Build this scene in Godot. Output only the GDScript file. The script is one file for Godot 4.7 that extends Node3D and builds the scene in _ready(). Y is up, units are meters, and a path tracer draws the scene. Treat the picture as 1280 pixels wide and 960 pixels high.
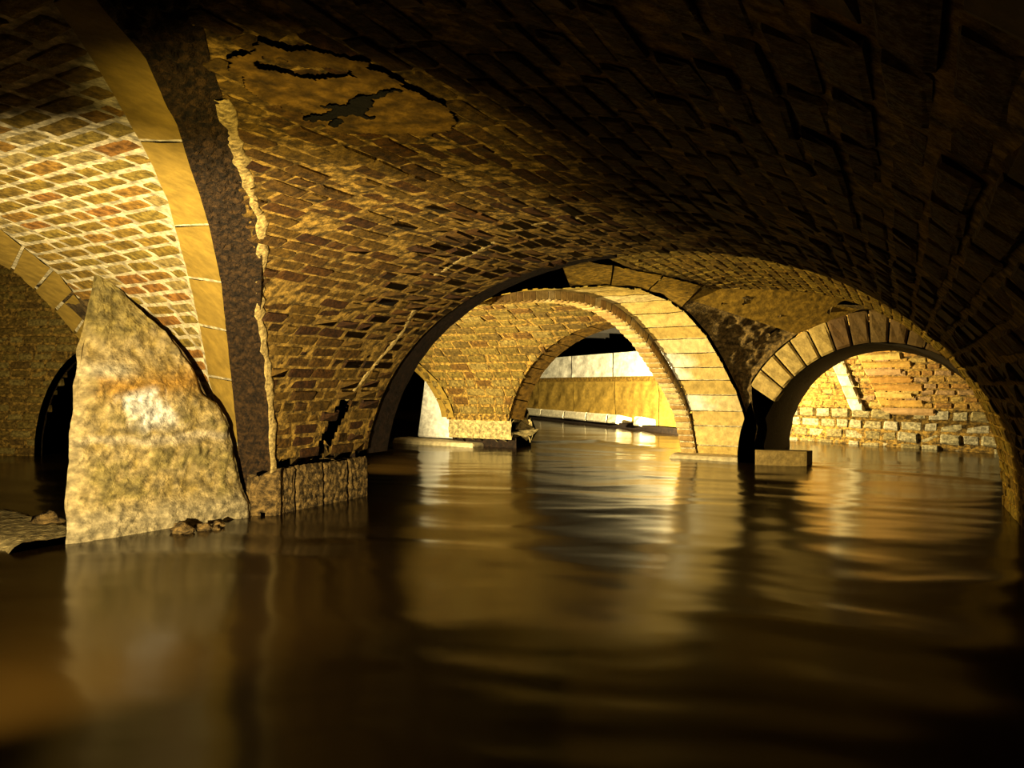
extends Node3D
# A low brick-vaulted stream tunnel, lit by torches hidden behind its piers.
# Plan axes: u runs along the main tunnel (away from the camera), v to its right, y is up; water level is y = 0.

var rng := RandomNumberGenerator.new()
var bumps := FastNoiseLite.new()
var used := {}
var M := {}
var cam: Camera3D
const PIXELS := 876.0

func P(u: float, v: float, y: float) -> Vector3:
	return Vector3(v, y, -u)

func torch(u: float, v: float, y: float, tu: float, tv: float, ty: float, energy: float, angle: float, soft: float, color: Color, size := 0.03) -> void:
	var l := SpotLight3D.new()
	l.name = numbered("torch_light")
	l.light_energy = energy
	l.light_color = color
	l.spot_angle = angle
	l.spot_angle_attenuation = soft
	l.spot_attenuation = 2.0
	l.spot_range = 40.0
	l.light_size = size
	l.shadow_enabled = true
	add_child(l, true)
	l.look_at_from_position(P(u, v, y), P(tu, tv, ty), Vector3.UP)

func _ready() -> void:
	rng.seed = 7
	bumps.seed = 3
	bumps.noise_type = FastNoiseLite.TYPE_SIMPLEX_SMOOTH
	bumps.frequency = 1.0
	bumps.fractal_octaves = 3
	cam = Camera3D.new()
	cam.name = "camera"
	cam.fov = rad_to_deg(2.0 * atan(480.0 / PIXELS))
	cam.near = 0.05
	cam.far = 200.0
	add_child(cam)
	cam.position = Vector3(0, 1.0, 0)
	cam.rotation_degrees = Vector3(0, 29.2, 0)
	cam.current = true
	var we := WorldEnvironment.new()
	we.name = "world_environment"
	var env := Environment.new()
	env.background_mode = Environment.BG_COLOR
	env.background_color = Color(0, 0, 0)
	env.tonemap_mode = Environment.TONE_MAPPER_LINEAR
	env.tonemap_exposure = 1.0
	env.sdfgi_enabled = true
	env.ssao_enabled = true
	env.ssil_enabled = true
	we.environment = env
	add_child(we)
	# torches: left cross vault, main vault, second bay, far channel, right passage, left passage
	var warm := Color(1.0, 0.90, 0.64)
	torch(0.45, -2.1, 0.42, 3.05, -3.6, 0.78, 42.0, 50.0, 0.95, Color(1.0, 0.90, 0.66))
	torch(0.5, -1.5, 0.42, 2.05, -1.95, 1.9, 5.0, 24.0, 0.9, Color(1.0, 0.88, 0.50))
	torch(5.15, -5.7, 0.75, 9.2, -4.3, 0.95, 70.0, 42.0, 0.6, warm)
	torch(5.0, -5.5, 0.75, 7.3, -0.7, 1.2, 46.0, 27.0, 0.8, Color(1.0, 0.87, 0.44))
	torch(11.2, -2.0, 1.0, 15.5, -6.0, 0.85, 560.0, 27.0, 0.7, warm)
	torch(12.3, -3.3, 0.9, 12.6, 0.6, 0.9, 55.0, 60.0, 1.0, warm, 0.12)
	torch(3.2, -8.6, 0.8, 5.3, -10.6, 1.0, 2.6, 60.0, 0.6, warm)
	materials()
	profiles()
	setting()
	left_side()
	second_bay()
	beyond()
	water()

# ------------------------------------------------------------------ helpers
func numbered(called: String) -> String:
	var n: int = used.get(called, 0)
	used[called] = n + 1
	return called if n == 0 else "%s_%03d" % [called, n]

func base(called: String, label: String, category: String, at := Vector3.ZERO, kind := "", group := "") -> Node3D:
	var o := Node3D.new()
	o.name = numbered(called)
	add_child(o, true)
	o.position = at
	tag(o, label, category, kind, group)
	return o

func tag(o: Node, label: String, category: String, kind := "", group := "") -> void:
	o.set_meta("label", label)
	o.set_meta("category", category)
	if kind: o.set_meta("kind", kind)
	if group: o.set_meta("group", group)

func put(parent: Node3D, called: String, mesh: Mesh, m: Material, stuff := false) -> MeshInstance3D:
	var o := MeshInstance3D.new()
	o.name = called if parent != self else numbered(called)
	o.mesh = mesh
	if m: o.material_override = m
	parent.add_child(o, true)
	if parent != self: o.position = -top_of(parent)
	if stuff: o.set_meta("kind", "stuff")
	return o

func top_of(n: Node3D) -> Vector3:      # where the parent's own origin stands, for meshes given in place
	var p := Vector3.ZERO
	var k: Node = n
	while k is Node3D and k != self:
		p += (k as Node3D).position
		k = k.get_parent()
	return p

var mat := {}
func grain_image(seed_: int, freq: float, octaves: int, lo: float, hi: float, size := 512) -> Image:
	var n := FastNoiseLite.new()
	n.seed = seed_
	n.noise_type = FastNoiseLite.TYPE_SIMPLEX_SMOOTH
	n.frequency = freq
	n.fractal_octaves = octaves
	n.fractal_gain = 0.62
	var im := n.get_seamless_image(size, size)
	im.convert(Image.FORMAT_RGB8)
	var d := im.get_data()
	for i in d.size(): d[i] = int(255.0 * clampf(lo + (hi - lo) * pow(d[i] / 255.0, 1.1), 0.0, 1.0))
	return Image.create_from_data(size, size, false, Image.FORMAT_RGB8, d)

func tex(im: Image, mips := true) -> ImageTexture:
	if mips: im.generate_mipmaps()
	return ImageTexture.create_from_image(im)

func stone(color: Color, rough: float, grain: Texture2D, normal: Texture2D, scale: float, bump: float, verts := false) -> StandardMaterial3D:
	var m := StandardMaterial3D.new()
	m.albedo_color = color
	m.roughness = rough
	m.metallic_specular = 0.35
	m.albedo_texture = grain
	m.uv1_triplanar = true
	m.uv1_world_triplanar = true
	m.uv1_scale = Vector3.ONE * scale
	if bump > 0.0:
		m.normal_enabled = true
		m.normal_texture = normal
		m.normal_scale = bump
	m.vertex_color_use_as_albedo = verts
	m.cull_mode = BaseMaterial3D.CULL_DISABLED
	return m

func materials() -> void:
	var fine := tex(grain_image(11, 0.02, 5, 0.35, 1.15))
	var soft := tex(grain_image(11, 0.02, 5, 0.72, 1.08))
	var blotch := tex(grain_image(23, 0.012, 5, 0.05, 1.35))
	var h := grain_image(31, 0.03, 5, 0.0, 1.0)
	h.bump_map_to_normal_map(6.0)
	var nrm := tex(h)
	var h2 := grain_image(37, 0.05, 4, 0.0, 1.0)
	h2.bump_map_to_normal_map(9.0)
	var nrm2 := tex(h2)
	mat.brick = stone(Color.WHITE, 0.85, fine, nrm, 1.6, 0.9, true)
	mat.mortar_pale = stone(Color(0.93, 0.86, 0.68), 0.9, fine, nrm, 1.3, 0.6)
	mat.mortar_dirty = stone(Color(0.66, 0.52, 0.23), 0.9, blotch, nrm, 2.1, 0.9)
	mat.mortar_bead = stone(Color(0.86, 0.74, 0.46), 0.9, fine, nrm, 2.5, 0.9)
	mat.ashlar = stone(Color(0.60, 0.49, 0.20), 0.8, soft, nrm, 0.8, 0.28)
	mat.ashlar_vary = stone(Color.WHITE, 0.8, soft, nrm, 0.8, 0.5, true)
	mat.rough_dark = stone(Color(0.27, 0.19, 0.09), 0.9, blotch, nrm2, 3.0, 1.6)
	mat.rough_stone = stone(Color(0.52, 0.42, 0.24), 0.9, blotch, nrm2, 2.4, 1.4)
	mat.pier = stone(Color(0.93, 0.93, 0.93), 0.85, fine, nrm2, 1.1, 0.55, true)
	mat.render = stone(Color(0.50, 0.37, 0.12), 0.8, fine, nrm, 0.9, 0.5)
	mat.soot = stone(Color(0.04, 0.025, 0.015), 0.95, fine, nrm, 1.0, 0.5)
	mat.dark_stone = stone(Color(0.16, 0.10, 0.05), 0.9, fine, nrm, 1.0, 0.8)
	mat.plaster = stone(Color(0.60, 0.47, 0.17), 0.8, fine, nrm, 0.9, 0.5)
	mat.white = stone(Color(0.93, 0.92, 0.88), 0.8, soft, nrm, 0.7, 0.3)
	mat.mud = stone(Color(0.78, 0.70, 0.48), 0.8, fine, nrm2, 1.2, 0.5)
	mat.bed = stone(Color(0.10, 0.06, 0.02), 0.9, blotch, nrm2, 0.8, 0.6)

# a superellipse vault profile, measured along its arc: from the left springing over the crown to the right one
func profile(c: float, a: float, b: float, n: float) -> Dictionary:
	var raw := PackedVector2Array()
	for i in 12: raw.append(Vector2(c - a, -0.3 + 0.025 * i))
	for i in 401:
		var t := PI * i / 400.0
		raw.append(Vector2(c - a * signf(cos(t)) * pow(absf(cos(t)), 2.0 / n), b * pow(maxf(sin(t), 0.0), 2.0 / n)))
	for i in 12: raw.append(Vector2(c + a, -0.025 * (i + 1)))
	var out := PackedVector2Array()
	var step := 0.01
	var left := 0.0
	for i in raw.size() - 1:
		var d := raw[i].distance_to(raw[i + 1])
		while left < d:
			out.append(raw[i].lerp(raw[i + 1], left / d))
			left += step
		left -= d
	return {"pts": out, "length": step * (out.size() - 1), "zero": 0.3}

func prof_at(pf: Dictionary, s: float) -> Array:
	var pts: PackedVector2Array = pf.pts
	var k := clampf(s / 0.01, 1.0, pts.size() - 2.001)
	var i := int(k)
	var p: Vector2 = pts[i].lerp(pts[i + 1], k - i)
	var a: Vector2 = pts[maxi(i - 2, 0)]
	var b: Vector2 = pts[mini(i + 3, pts.size() - 1)]
	var t := (b - a).normalized()
	return [p, Vector2(t.y, -t.x)]

# kind 0: the vault runs along u and the profile's x is v; kind 1: it runs along v and the profile's x is u
func vp(kind: int, ax: float, p: Vector2) -> Vector3:
	return P(ax, p.x, p.y) if kind == 0 else P(p.x, ax, p.y)

func vn(kind: int, n: Vector2) -> Vector3:
	return Vector3(n.x, n.y, 0) if kind == 0 else Vector3(0, n.y, -n.x)

var MAIN := {}
var CROSS := {}
var BAY := {}
var C2 := {}
func profiles() -> void:
	MAIN = profile(-1.8, 2.45, 1.95, 2.2)
	CROSS = profile(1.3, 2.45, 1.95, 2.2)
	BAY = profile(-1.75, 2.47, 2.08, 2.2)
	C2 = profile(7.15, 2.35, 2.1, 2.0)

func px(p: Vector3) -> Vector3:          # where a point stands in the picture, and how far away: used only to choose the largest pieces
	var q := cam.transform.affine_inverse() * p
	var z := maxf(-q.z, 0.05)
	return Vector3(640.0 + PIXELS * q.x / z, 480.0 - PIXELS * q.y / z, -q.z)

# ---- meshes
var brick_meshes := {}
func worn_block(seed_: int, color: Color) -> ArrayMesh:      # a unit block, face at z = 0, worn edges; 42 triangles
	var key := "%d %s" % [seed_, color.to_html()]
	if brick_meshes.has(key): return brick_meshes[key]
	var r := RandomNumberGenerator.new()
	r.seed = seed_ * 77 + 5
	var xs := [-0.5, -0.42, 0.42, 0.5]
	var ys := [-0.5, -0.36, 0.36, 0.5]
	var g := []
	for j in 4:
		var row := []
		for i in 4:
			var edge := (1 if i == 0 or i == 3 else 0) + (1 if j == 0 or j == 3 else 0)
			row.append(Vector3(xs[i] + r.randf_range(-0.025, 0.025), ys[j] + r.randf_range(-0.05, 0.05), [0.0, -0.22, -0.4][edge] + r.randf_range(-0.09, 0.09)))
		g.append(row)
	var st := SurfaceTool.new()
	st.begin(Mesh.PRIMITIVE_TRIANGLES)
	st.set_color(color)
	st.set_smooth_group(-1)
	for j in 3:
		for i in 3: quad(st, g[j][i], g[j][i + 1], g[j + 1][i + 1], g[j + 1][i])
	var ring := []
	for i in 3: ring.append(g[0][i])
	for j in 3: ring.append(g[j][3])
	for i in 3: ring.append(g[3][3 - i])
	for j in 3: ring.append(g[3 - j][0])
	for k in 12:
		var a: Vector3 = ring[k]
		var b: Vector3 = ring[(k + 1) % 12]
		quad(st, Vector3(a.x, a.y, -1), Vector3(b.x, b.y, -1), b, a)
	st.generate_normals()
	brick_meshes[key] = st.commit()
	return brick_meshes[key]

func quad(st: SurfaceTool, a: Vector3, b: Vector3, c: Vector3, d: Vector3) -> void:    # counter-clockwise as seen; Godot's front is clockwise
	for p in [a, c, b, a, d, c]: st.add_vertex(p)

# a sheet through a grid of points, with real thickness behind it (away from the point that sees its face)
func sheet(grid: Array, thick: float, sees: Vector3, colors = null, keep = null) -> ArrayMesh:
	var h := grid.size()
	var w: int = grid[0].size()
	var nr := normals_of(grid, sees)
	var st := SurfaceTool.new()
	st.begin(Mesh.PRIMITIVE_TRIANGLES)
	var flip: bool = nr[1]
	var ns: Array = nr[0]
	var add := func(p: Vector3, c, n: Vector3):
		if c != null: st.set_color(c)
		st.set_normal(n)
		st.add_vertex(p)
	for j in h - 1:
		for i in w - 1:
			if keep != null and not keep[j][i]: continue
			var q := [[j, i], [j, i + 1], [j + 1, i + 1], [j + 1, i]]
			if flip: q.reverse()
			for k in [0, 2, 1, 0, 3, 2]:
				var t = q[k]
				add.call(grid[t[0]][t[1]], colors[t[0]][t[1]] if colors != null else null, ns[t[0]][t[1]])
			if thick > 0.0:
				for k in [0, 1, 2, 0, 2, 3]:
					var t = q[k]
					add.call(grid[t[0]][t[1]] - ns[t[0]][t[1]] * thick, colors[t[0]][t[1]] if colors != null else null, -ns[t[0]][t[1]])
				for k in 4:
					var a = q[k]
					var b = q[(k + 1) % 4]
					# only where the neighbour cell is missing
					var nj: int = j + (-1 if a[0] == j and b[0] == j else (1 if a[0] == j + 1 and b[0] == j + 1 else 0))
					var ni: int = i + (-1 if a[1] == i and b[1] == i else (1 if a[1] == i + 1 and b[1] == i + 1 else 0))
					if nj >= 0 and nj < h - 1 and ni >= 0 and ni < w - 1 and (keep == null or keep[nj][ni]): continue
					var pa: Vector3 = grid[a[0]][a[1]]
					var pb: Vector3 = grid[b[0]][b[1]]
					var qa: Vector3 = pa - ns[a[0]][a[1]] * thick
					var qb: Vector3 = pb - ns[b[0]][b[1]] * thick
					var n := (pb - pa).cross(qa - pa).normalized()
					var ca = colors[a[0]][a[1]] if colors != null else null
					for p in [pa, pb, qb, pa, qb, qa]: add.call(p, ca, n)
	return st.commit()

func normals_of(grid: Array, sees: Vector3) -> Array:
	var h := grid.size()
	var w: int = grid[0].size()
	var ns := []
	var vote := 0.0
	for j in h:
		var row := []
		for i in w:
			var a: Vector3 = grid[j][mini(i + 1, w - 1)] - grid[j][maxi(i - 1, 0)]
			var b: Vector3 = grid[mini(j + 1, h - 1)][i] - grid[maxi(j - 1, 0)][i]
			var n := a.cross(b).normalized()
			vote += n.dot((sees - grid[j][i]).normalized())
			row.append(n)
		ns.append(row)
	if vote < 0.0:
		for j in h:
			for i in w: ns[j][i] = -ns[j][i]
	return [ns, vote < 0.0]

func roughen(grid: Array, sees: Vector3, amp: float, freq: float, stretch := Vector3.ONE, calm := 0) -> Array:
	var ns: Array = normals_of(grid, sees)[0]
	for j in grid.size():
		for i in grid[j].size():
			var p: Vector3 = grid[j][i]
			var k := 1.0 if calm == 0 else minf(1.0, float(mini(i, grid[j].size() - 1 - i)) / calm)
			grid[j][i] = p + ns[j][i] * k * amp * bumps.get_noise_3dv(p * stretch * freq)
	return grid

func along(pts: Array, t: float) -> Vector3:      # a point at a share of a polyline's length
	var total := 0.0
	for i in pts.size() - 1: total += pts[i].distance_to(pts[i + 1])
	var d := clampf(t, 0.0, 1.0) * total
	for i in pts.size() - 1:
		var l: float = pts[i].distance_to(pts[i + 1])
		if d <= l or i == pts.size() - 2: return pts[i].lerp(pts[i + 1], minf(d / maxf(l, 1e-6), 1.0))
		d -= l
	return pts[-1]

func ruled(a: Array, b: Array, rows: int, cols: int, t0 := 0.0, t1 := 1.0, w0 := 0.0, w1 := 1.0) -> Array:   # rows run along the two curves
	var g := []
	for j in rows + 1:
		var t := lerpf(t0, t1, float(j) / rows)
		var p := along(a, t)
		var q := along(b, t)
		var row := []
		for i in cols + 1: row.append(p.lerp(q, lerpf(w0, w1, float(i) / cols)))
		g.append(row)
	return g

func sunk(grid: Array, sees: Vector3, d: float) -> Array:
	var ns: Array = normals_of(grid, sees)[0]
	for j in grid.size():
		for i in grid[j].size(): grid[j][i] -= ns[j][i] * d
	return grid

func uvy(list: Array) -> Array:
	var out := []
	for p in list: out.append(P(p[0], p[1], p[2]))
	return out

# a solid block between a front quad (4 corners, counter-clockwise from its face) and a depth behind it, with worn edges
func block(q: Array, depth: float, color: Color, jag := 0.008) -> ArrayMesh:
	var n: Vector3 = (q[1] - q[0]).cross(q[3] - q[0]).normalized()
	var st := SurfaceTool.new()
	st.begin(Mesh.PRIMITIVE_TRIANGLES)
	st.set_color(color)
	st.set_smooth_group(-1)
	var g := []
	var e1 := clampf(0.025 / maxf(q[0].distance_to(q[1]), 0.05), 0.01, 0.3)
	var e2 := clampf(0.025 / maxf(q[0].distance_to(q[3]), 0.05), 0.01, 0.3)
	var f := [0.0, e1, 0.5, 1.0 - e1, 1.0]
	var f2 := [0.0, e2, 0.5, 1.0 - e2, 1.0]
	for j in 5:
		var row := []
		for i in 5:
			var p: Vector3 = q[0].lerp(q[1], f[i]).lerp(q[3].lerp(q[2], f[i]), f2[j])
			var edge := (1 if i == 0 or i == 4 else 0) + (1 if j == 0 or j == 4 else 0)
			row.append(p + n * (rng.randf_range(-jag, jag) - 0.018 * edge))
		g.append(row)
	for j in 4:
		for i in 4: quad(st, g[j][i], g[j][i + 1], g[j + 1][i + 1], g[j + 1][i])
	var ring := []
	for i in 4: ring.append(g[0][i])
	for j in 4: ring.append(g[j][4])
	for i in 4: ring.append(g[4][4 - i])
	for j in 4: ring.append(g[4 - j][0])
	for k in 16:
		var a: Vector3 = ring[k]
		var b: Vector3 = ring[(k + 1) % 16]
		quad(st, a - n * depth, b - n * depth, b, a)
	st.generate_normals()
	return st.commit()

# bricks in courses over a vault; ranges.call(s, p) gives [[from, to], ...] along the axis for the course at arc s
func lay(root: Node3D, kind: int, pf: Dictionary, s0: float, s1: float, ranges: Callable, o: Dictionary) -> void:
	var course: float = o.get("course", 0.1)
	var length: float = o.get("length", 0.24)
	var joint: float = o.get("joint", 0.022)
	var depth: float = o.get("depth", 0.04)
	var proud: float = o.get("proud", 0.008)
	var jit: float = o.get("jit", 0.005)
	var tilt: float = o.get("tilt", 0.03)
	var tone: Callable = o.tone
	var keep = o.get("keep")
	var axis := Vector3(0, 0, -1) if kind == 0 else Vector3(1, 0, 0)
	var found := []
	var n_course := int((s1 - s0) / course)
	for i in n_course:
		var s := s0 + (i + 0.5) * course
		var pn := prof_at(pf, s)
		for r in ranges.call(s, pn[0]):
			var t: float = r[0] - length * rng.randf() * 0.98
			while t < r[1]:
				var len_now := length * rng.randf_range(0.9, 1.1) * (0.52 if rng.randf() < 0.22 else 1.0)
				var a := maxf(t, r[0]) + joint * 0.5
				var b := minf(t + len_now, r[1]) - joint * 0.5
				t += len_now
				if b - a < 0.035: continue
				var mid := (a + b) * 0.5
				var at := vp(kind, mid, pn[0])
				if keep != null and not keep.call(at): continue
				var z := vn(kind, pn[1])
				var x := axis
				var y := z.cross(x)
				var turn := Basis(x, rng.randfn(0, tilt)) * Basis(y, rng.randfn(0, tilt * 0.6)) * Basis(z, rng.randfn(0, 0.012))
				var hh := course - joint * rng.randf_range(0.75, 1.25)
				var bs := turn * Basis(x * (b - a), y * hh, z * depth)
				var xf := Transform3D(bs, at + z * (proud + rng.randfn(0, jit)))
				var q := px(at)
				var size := 0.0
				if q.z > 0.3 and q.x > -20 and q.x < 1300 and q.y > -20 and q.y < 980:
					size = (b - a) * hh * absf(z.dot((cam.position - at).normalized())) / (q.z * q.z)
					size *= o.get("weight", 1.0)
				found.append({"xf": xf, "size": size, "mesh": worn_block(rng.randi() % 3, tone.call(at))})
	found.sort_custom(func(a, b): return a.size > b.size)
	var rest := SurfaceTool.new()
	rest.begin(Mesh.PRIMITIVE_TRIANGLES)
	var n_rest := 0
	for k in found.size():
		if k < int(o.get("most", 300)) and found[k].size > 0.0:
			var b := MeshInstance3D.new()
			b.name = o.get("called", "brick")
			b.mesh = found[k].mesh
			b.material_override = o.get("mat", mat.brick)
			b.transform = Transform3D(found[k].xf.basis, found[k].xf.origin - top_of(root))
			root.add_child(b, true)
		else:
			rest.append_from(found[k].mesh, 0, found[k].xf)
			n_rest += 1
	if n_rest: put(root, o.get("called", "brick") + "work", rest.commit(), o.get("mat", mat.brick), true)
	# the mortar bed behind them
	var g := []
	var rows := int((s1 - s0) / 0.06)
	var cols: int = o.get("cols", 60)
	var kept := []
	var back: float = o.get("recess", 0.004)
	for j in rows + 1:
		var s := lerpf(s0, s1, float(j) / rows)
		var pn := prof_at(pf, s)
		var rr: Array = ranges.call(s, pn[0])
		var row := []
		var kr := []
		var a: float = rr[0][0] if rr.size() else 0.0
		var b: float = rr[-1][1] if rr.size() else 0.0
		for i in cols + 1:
			var at := vp(kind, lerpf(a, b, float(i) / cols), pn[0])
			row.append(at + vn(kind, pn[1]) * (-back + 0.004 * bumps.get_noise_3dv(at * 9.0)))
			kr.append(rr.size() > 0 and b > a and (keep == null or keep.call(at)))
		g.append(row)
		kept.append(kr)
	put(root, "mortar_bed", sheet(g, 0.12, o.sees, null, kept), o.bed)

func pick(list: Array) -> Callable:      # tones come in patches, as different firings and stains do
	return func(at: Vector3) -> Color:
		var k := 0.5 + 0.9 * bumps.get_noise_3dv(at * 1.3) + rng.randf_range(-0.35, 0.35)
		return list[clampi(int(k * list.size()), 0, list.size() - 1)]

# ------------------------------------------------------------------ the setting: vaults
func main_keep(at: Vector3) -> bool:     # two slots where bricks are missing at the far end of the left haunch
	var u := -at.z
	var v := at.x
	var y := at.y
	if v < -3.4 and y < 0.84 and y > 0.36:
		var c := 4.27 + (y - 0.3) * 0.3
		if absf(u - c) < 0.075: return false
	return true

func setting() -> void:
	var inside := P(3.0, -1.6, 0.6)
	var c := base("ceiling", "wide brown brick barrel vault overhead, rising from the left wall and falling into darkness at upper right", "vault", Vector3.ZERO, "structure")
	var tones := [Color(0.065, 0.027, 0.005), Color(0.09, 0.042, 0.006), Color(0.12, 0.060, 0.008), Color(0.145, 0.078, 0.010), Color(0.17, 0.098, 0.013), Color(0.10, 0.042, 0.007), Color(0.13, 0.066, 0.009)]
	var ranges := func(s: float, p: Vector2) -> Array:
		var near := -2.0
		if p.x < -1.4: near = -p.x - 0.44
		if p.x < -3.9 and p.y < 0.36: return []
		return [[near, 4.87]] if near < 4.87 else []
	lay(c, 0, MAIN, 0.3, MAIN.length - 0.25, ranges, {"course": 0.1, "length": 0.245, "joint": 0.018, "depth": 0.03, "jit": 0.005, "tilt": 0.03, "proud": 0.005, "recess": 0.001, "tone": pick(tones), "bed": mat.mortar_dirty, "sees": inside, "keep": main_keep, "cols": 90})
	# the smooth render left on the crown, with a torn crack through it
	var g := []
	var kept := []
	var poly := PackedVector2Array([Vector2(1.33, -1.56), Vector2(1.36, -1.72), Vector2(1.60, -1.84), Vector2(1.76, -1.83), Vector2(1.93, -1.85), Vector2(2.02, -1.74), Vector2(2.14, -1.54), Vector2(2.07, -1.38), Vector2(1.86, -1.31), Vector2(1.60, -1.33), Vector2(1.47, -1.36)])
	var hole1 := PackedVector2Array([Vector2(1.38, -1.60), Vector2(1.47, -1.53), Vector2(1.56, -1.42), Vector2(1.60, -1.44), Vector2(1.57, -1.56), Vector2(1.45, -1.66)])
	for j in 101:
		var row := []
		var kr := []
		for i in 121:
			var u := lerpf(1.25, 2.2, i / 120.0)
			var x := lerpf(-1.95, -1.2, j / 100.0)
			var y := 1.95 * pow(1.0 - pow(absf((x + 1.8) / 2.45), 2.2), 1.0 / 2.2)
			var at := P(u, x, y)
			var q := Vector2(u, x) + Vector2(bumps.get_noise_2d(u * 9.0, x * 9.0), bumps.get_noise_2d(x * 9.0, 4.0 + u * 9.0)) * 0.035
			row.append(at + Vector3(0, -0.018 + 0.006 * bumps.get_noise_2d(u * 2.5, x * 16.0), 0))
			kr.append(Geometry2D.is_point_in_polygon(q, poly) and not Geometry2D.is_point_in_polygon(q, hole1) and not in_crack(q))
		g.append(row)
		kept.append(kr)
	put(c, "render_patch", sheet(g, 0.014, inside, null, kept), mat.render).set_meta("label", "patch of smooth ochre render on the crown")
	var cr := []
	var ck := []
	for j in 81:
		var row := []
		var kr := []
		for i in 81:
			var u := lerpf(1.6, 2.2, i / 80.0)
			var x := lerpf(-2.0, -1.2, j / 80.0)
			var y := 1.95 * pow(1.0 - pow(absf((x + 1.8) / 2.45), 2.2), 1.0 / 2.2)
			row.append(P(u, x, y - 0.023))
			kr.append(in_crack(Vector2(u, x) + Vector2(bumps.get_noise_2d(u * 9.0, x * 9.0), bumps.get_noise_2d(x * 9.0, 4.0 + u * 9.0)) * 0.035))
		cr.append(row)
		ck.append(kr)
	put(c, "crack", sheet(cr, 0.01, inside, null, ck), mat.soot).set_meta("label", "branching black crack in the render")
	# the toothed line of pale mortar where the end ring of the vault begins
	var line := [[4.43, -4.06, 0.86], [4.55, -3.86, 1.15], [4.59, -3.62, 1.395], [4.42, -3.32, 1.61]]
	bead(c, line, 0.022, "mortar_fillet")
	bead(c, [[4.13, -2.937, 1.777], [4.06, -2.72, 1.84], [4.0, -2.52, 1.885], [3.9, -2.267, 1.927]], 0.026, "mortar_fillet")
	bead(c, [[3.76, -2.1, 1.942], [3.70, -1.9, 1.949], [3.68, -1.6, 1.946]], 0.014, "mortar_fillet")
	# the plinth of roughly dressed stone under the left wall
	var wl := base("wall_left", "rough tooled stone plinth at the foot of the left wall, at the waterline", "wall", Vector3.ZERO, "structure")
	var us := [3.81, 4.02, 4.33, 4.62, 4.88]
	for k in 4:
		var a: float = us[k] + 0.006
		var b: float = us[k + 1] - 0.006
		var top := 0.34 + 0.01 * (k % 2)
		var gg := []
		for j in 25:
			var row := []
			for i in 25:
				var y := lerpf(-0.15, top, j / 24.0)
				var e := minf(minf(i, 24 - i), 24 - j)
				row.append(P(lerpf(a, b, i / 24.0), -4.205 - (0.02 if e == 0 else 0.0) - maxf(0, y - 0.3) * 0.1, y))
			gg.append(row)
		put(wl, "stone_block", sheet(roughen(gg, inside, 0.016, 26.0, Vector3(1, 0.55, 1)), 0.3, inside), mat.rough_stone)
	# the end of that wall, turning away into the second bay
	var eg := []
	for j in 9:
		eg.append([P(4.885, -4.22, -0.15 + j * 0.5 * 0.125), P(4.885, -5.6, -0.15 + j * 0.5 * 0.125)])
	put(wl, "return_wall", sheet([[P(4.89, -4.24, -0.15), P(4.89, -6.2, -0.15)], [P(4.89, -4.24, 1.0), P(4.89, -6.2, 1.0)], [P(4.89, -4.1, 1.9), P(4.89, -6.2, 1.9)]], 0.15, P(7, -5, 1)), mat.dark_stone)
	# cross vault on the left
	var c1 := base("ceiling_001", "brightly lit brick cross vault on the left with thick pale mortar joints", "vault", Vector3.ZERO, "structure")
	var t1 := [Color(0.27, 0.165, 0.025), Color(0.31, 0.20, 0.03), Color(0.34, 0.21, 0.035), Color(0.38, 0.20, 0.035), Color(0.33, 0.23, 0.04), Color(0.40, 0.29, 0.09), Color(0.37, 0.17, 0.035)]
	var l_edge := [[0.2, -1.0], [0.941, -1.813], [1.274, -2.168], [1.762, -2.682], [2.1, -3.049], [2.678, -3.709], [3.076, -4.136], [3.465, -4.531], [3.653, -4.6], [3.8, -4.6]]
	var f_edge := [[-3.0, -4.2], [1.862, -4.306], [2.062, -4.494], [2.349, -4.734], [2.593, -4.881], [2.91, -5.167], [3.084, -5.371], [3.8, -5.6]]
	var r1 := func(s: float, p: Vector2) -> Array:
		if p.x < 0.2: return [[-4.25, minf(-1.0 - (0.2 - p.x), -1.0)]]
		return [[table(f_edge, p.x), table(l_edge, p.x)]]
	lay(c1, 1, CROSS, 2.2, CROSS.length - 0.3, r1, {"course": 0.108, "length": 0.25, "joint": 0.028, "depth": 0.03, "jit": 0.0015, "tilt": 0.01, "proud": 0.003, "recess": 0.003, "tone": pick(t1), "bed": mat.mortar_pale, "sees": P(1.3, -3.5, 0.5), "cols": 40})

func in_crack(q: Vector2) -> bool:
	var arms := [[Vector2(1.72, -1.36), Vector2(1.745, -1.50), 0.006, 0.02], [Vector2(1.745, -1.50), Vector2(1.80, -1.66), 0.022, 0.045], [Vector2(1.80, -1.66), Vector2(1.80, -1.83), 0.04, 0.012], [Vector2(1.80, -1.66), Vector2(1.88, -1.62), 0.03, 0.008], [Vector2(1.80, -1.64), Vector2(1.73, -1.70), 0.03, 0.006], [Vector2(1.86, -1.76), Vector2(1.88, -1.80), 0.025, 0.02]]
	for a in arms:
		var c := Geometry2D.get_closest_point_to_segment(q, a[0], a[1])
		var t: float = c.distance_to(a[0]) / a[0].distance_to(a[1])
		if q.distance_to(c) < lerpf(a[2], a[3], t): return true
	return false

func table(rows: Array, x: float) -> float:
	for i in rows.size() - 1:
		if x <= rows[i + 1][0]: return lerpf(rows[i][1], rows[i + 1][1], clampf((x - rows[i][0]) / (rows[i + 1][0] - rows[i][0]), 0.0, 1.0))
	return rows[-1][1]

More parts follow.
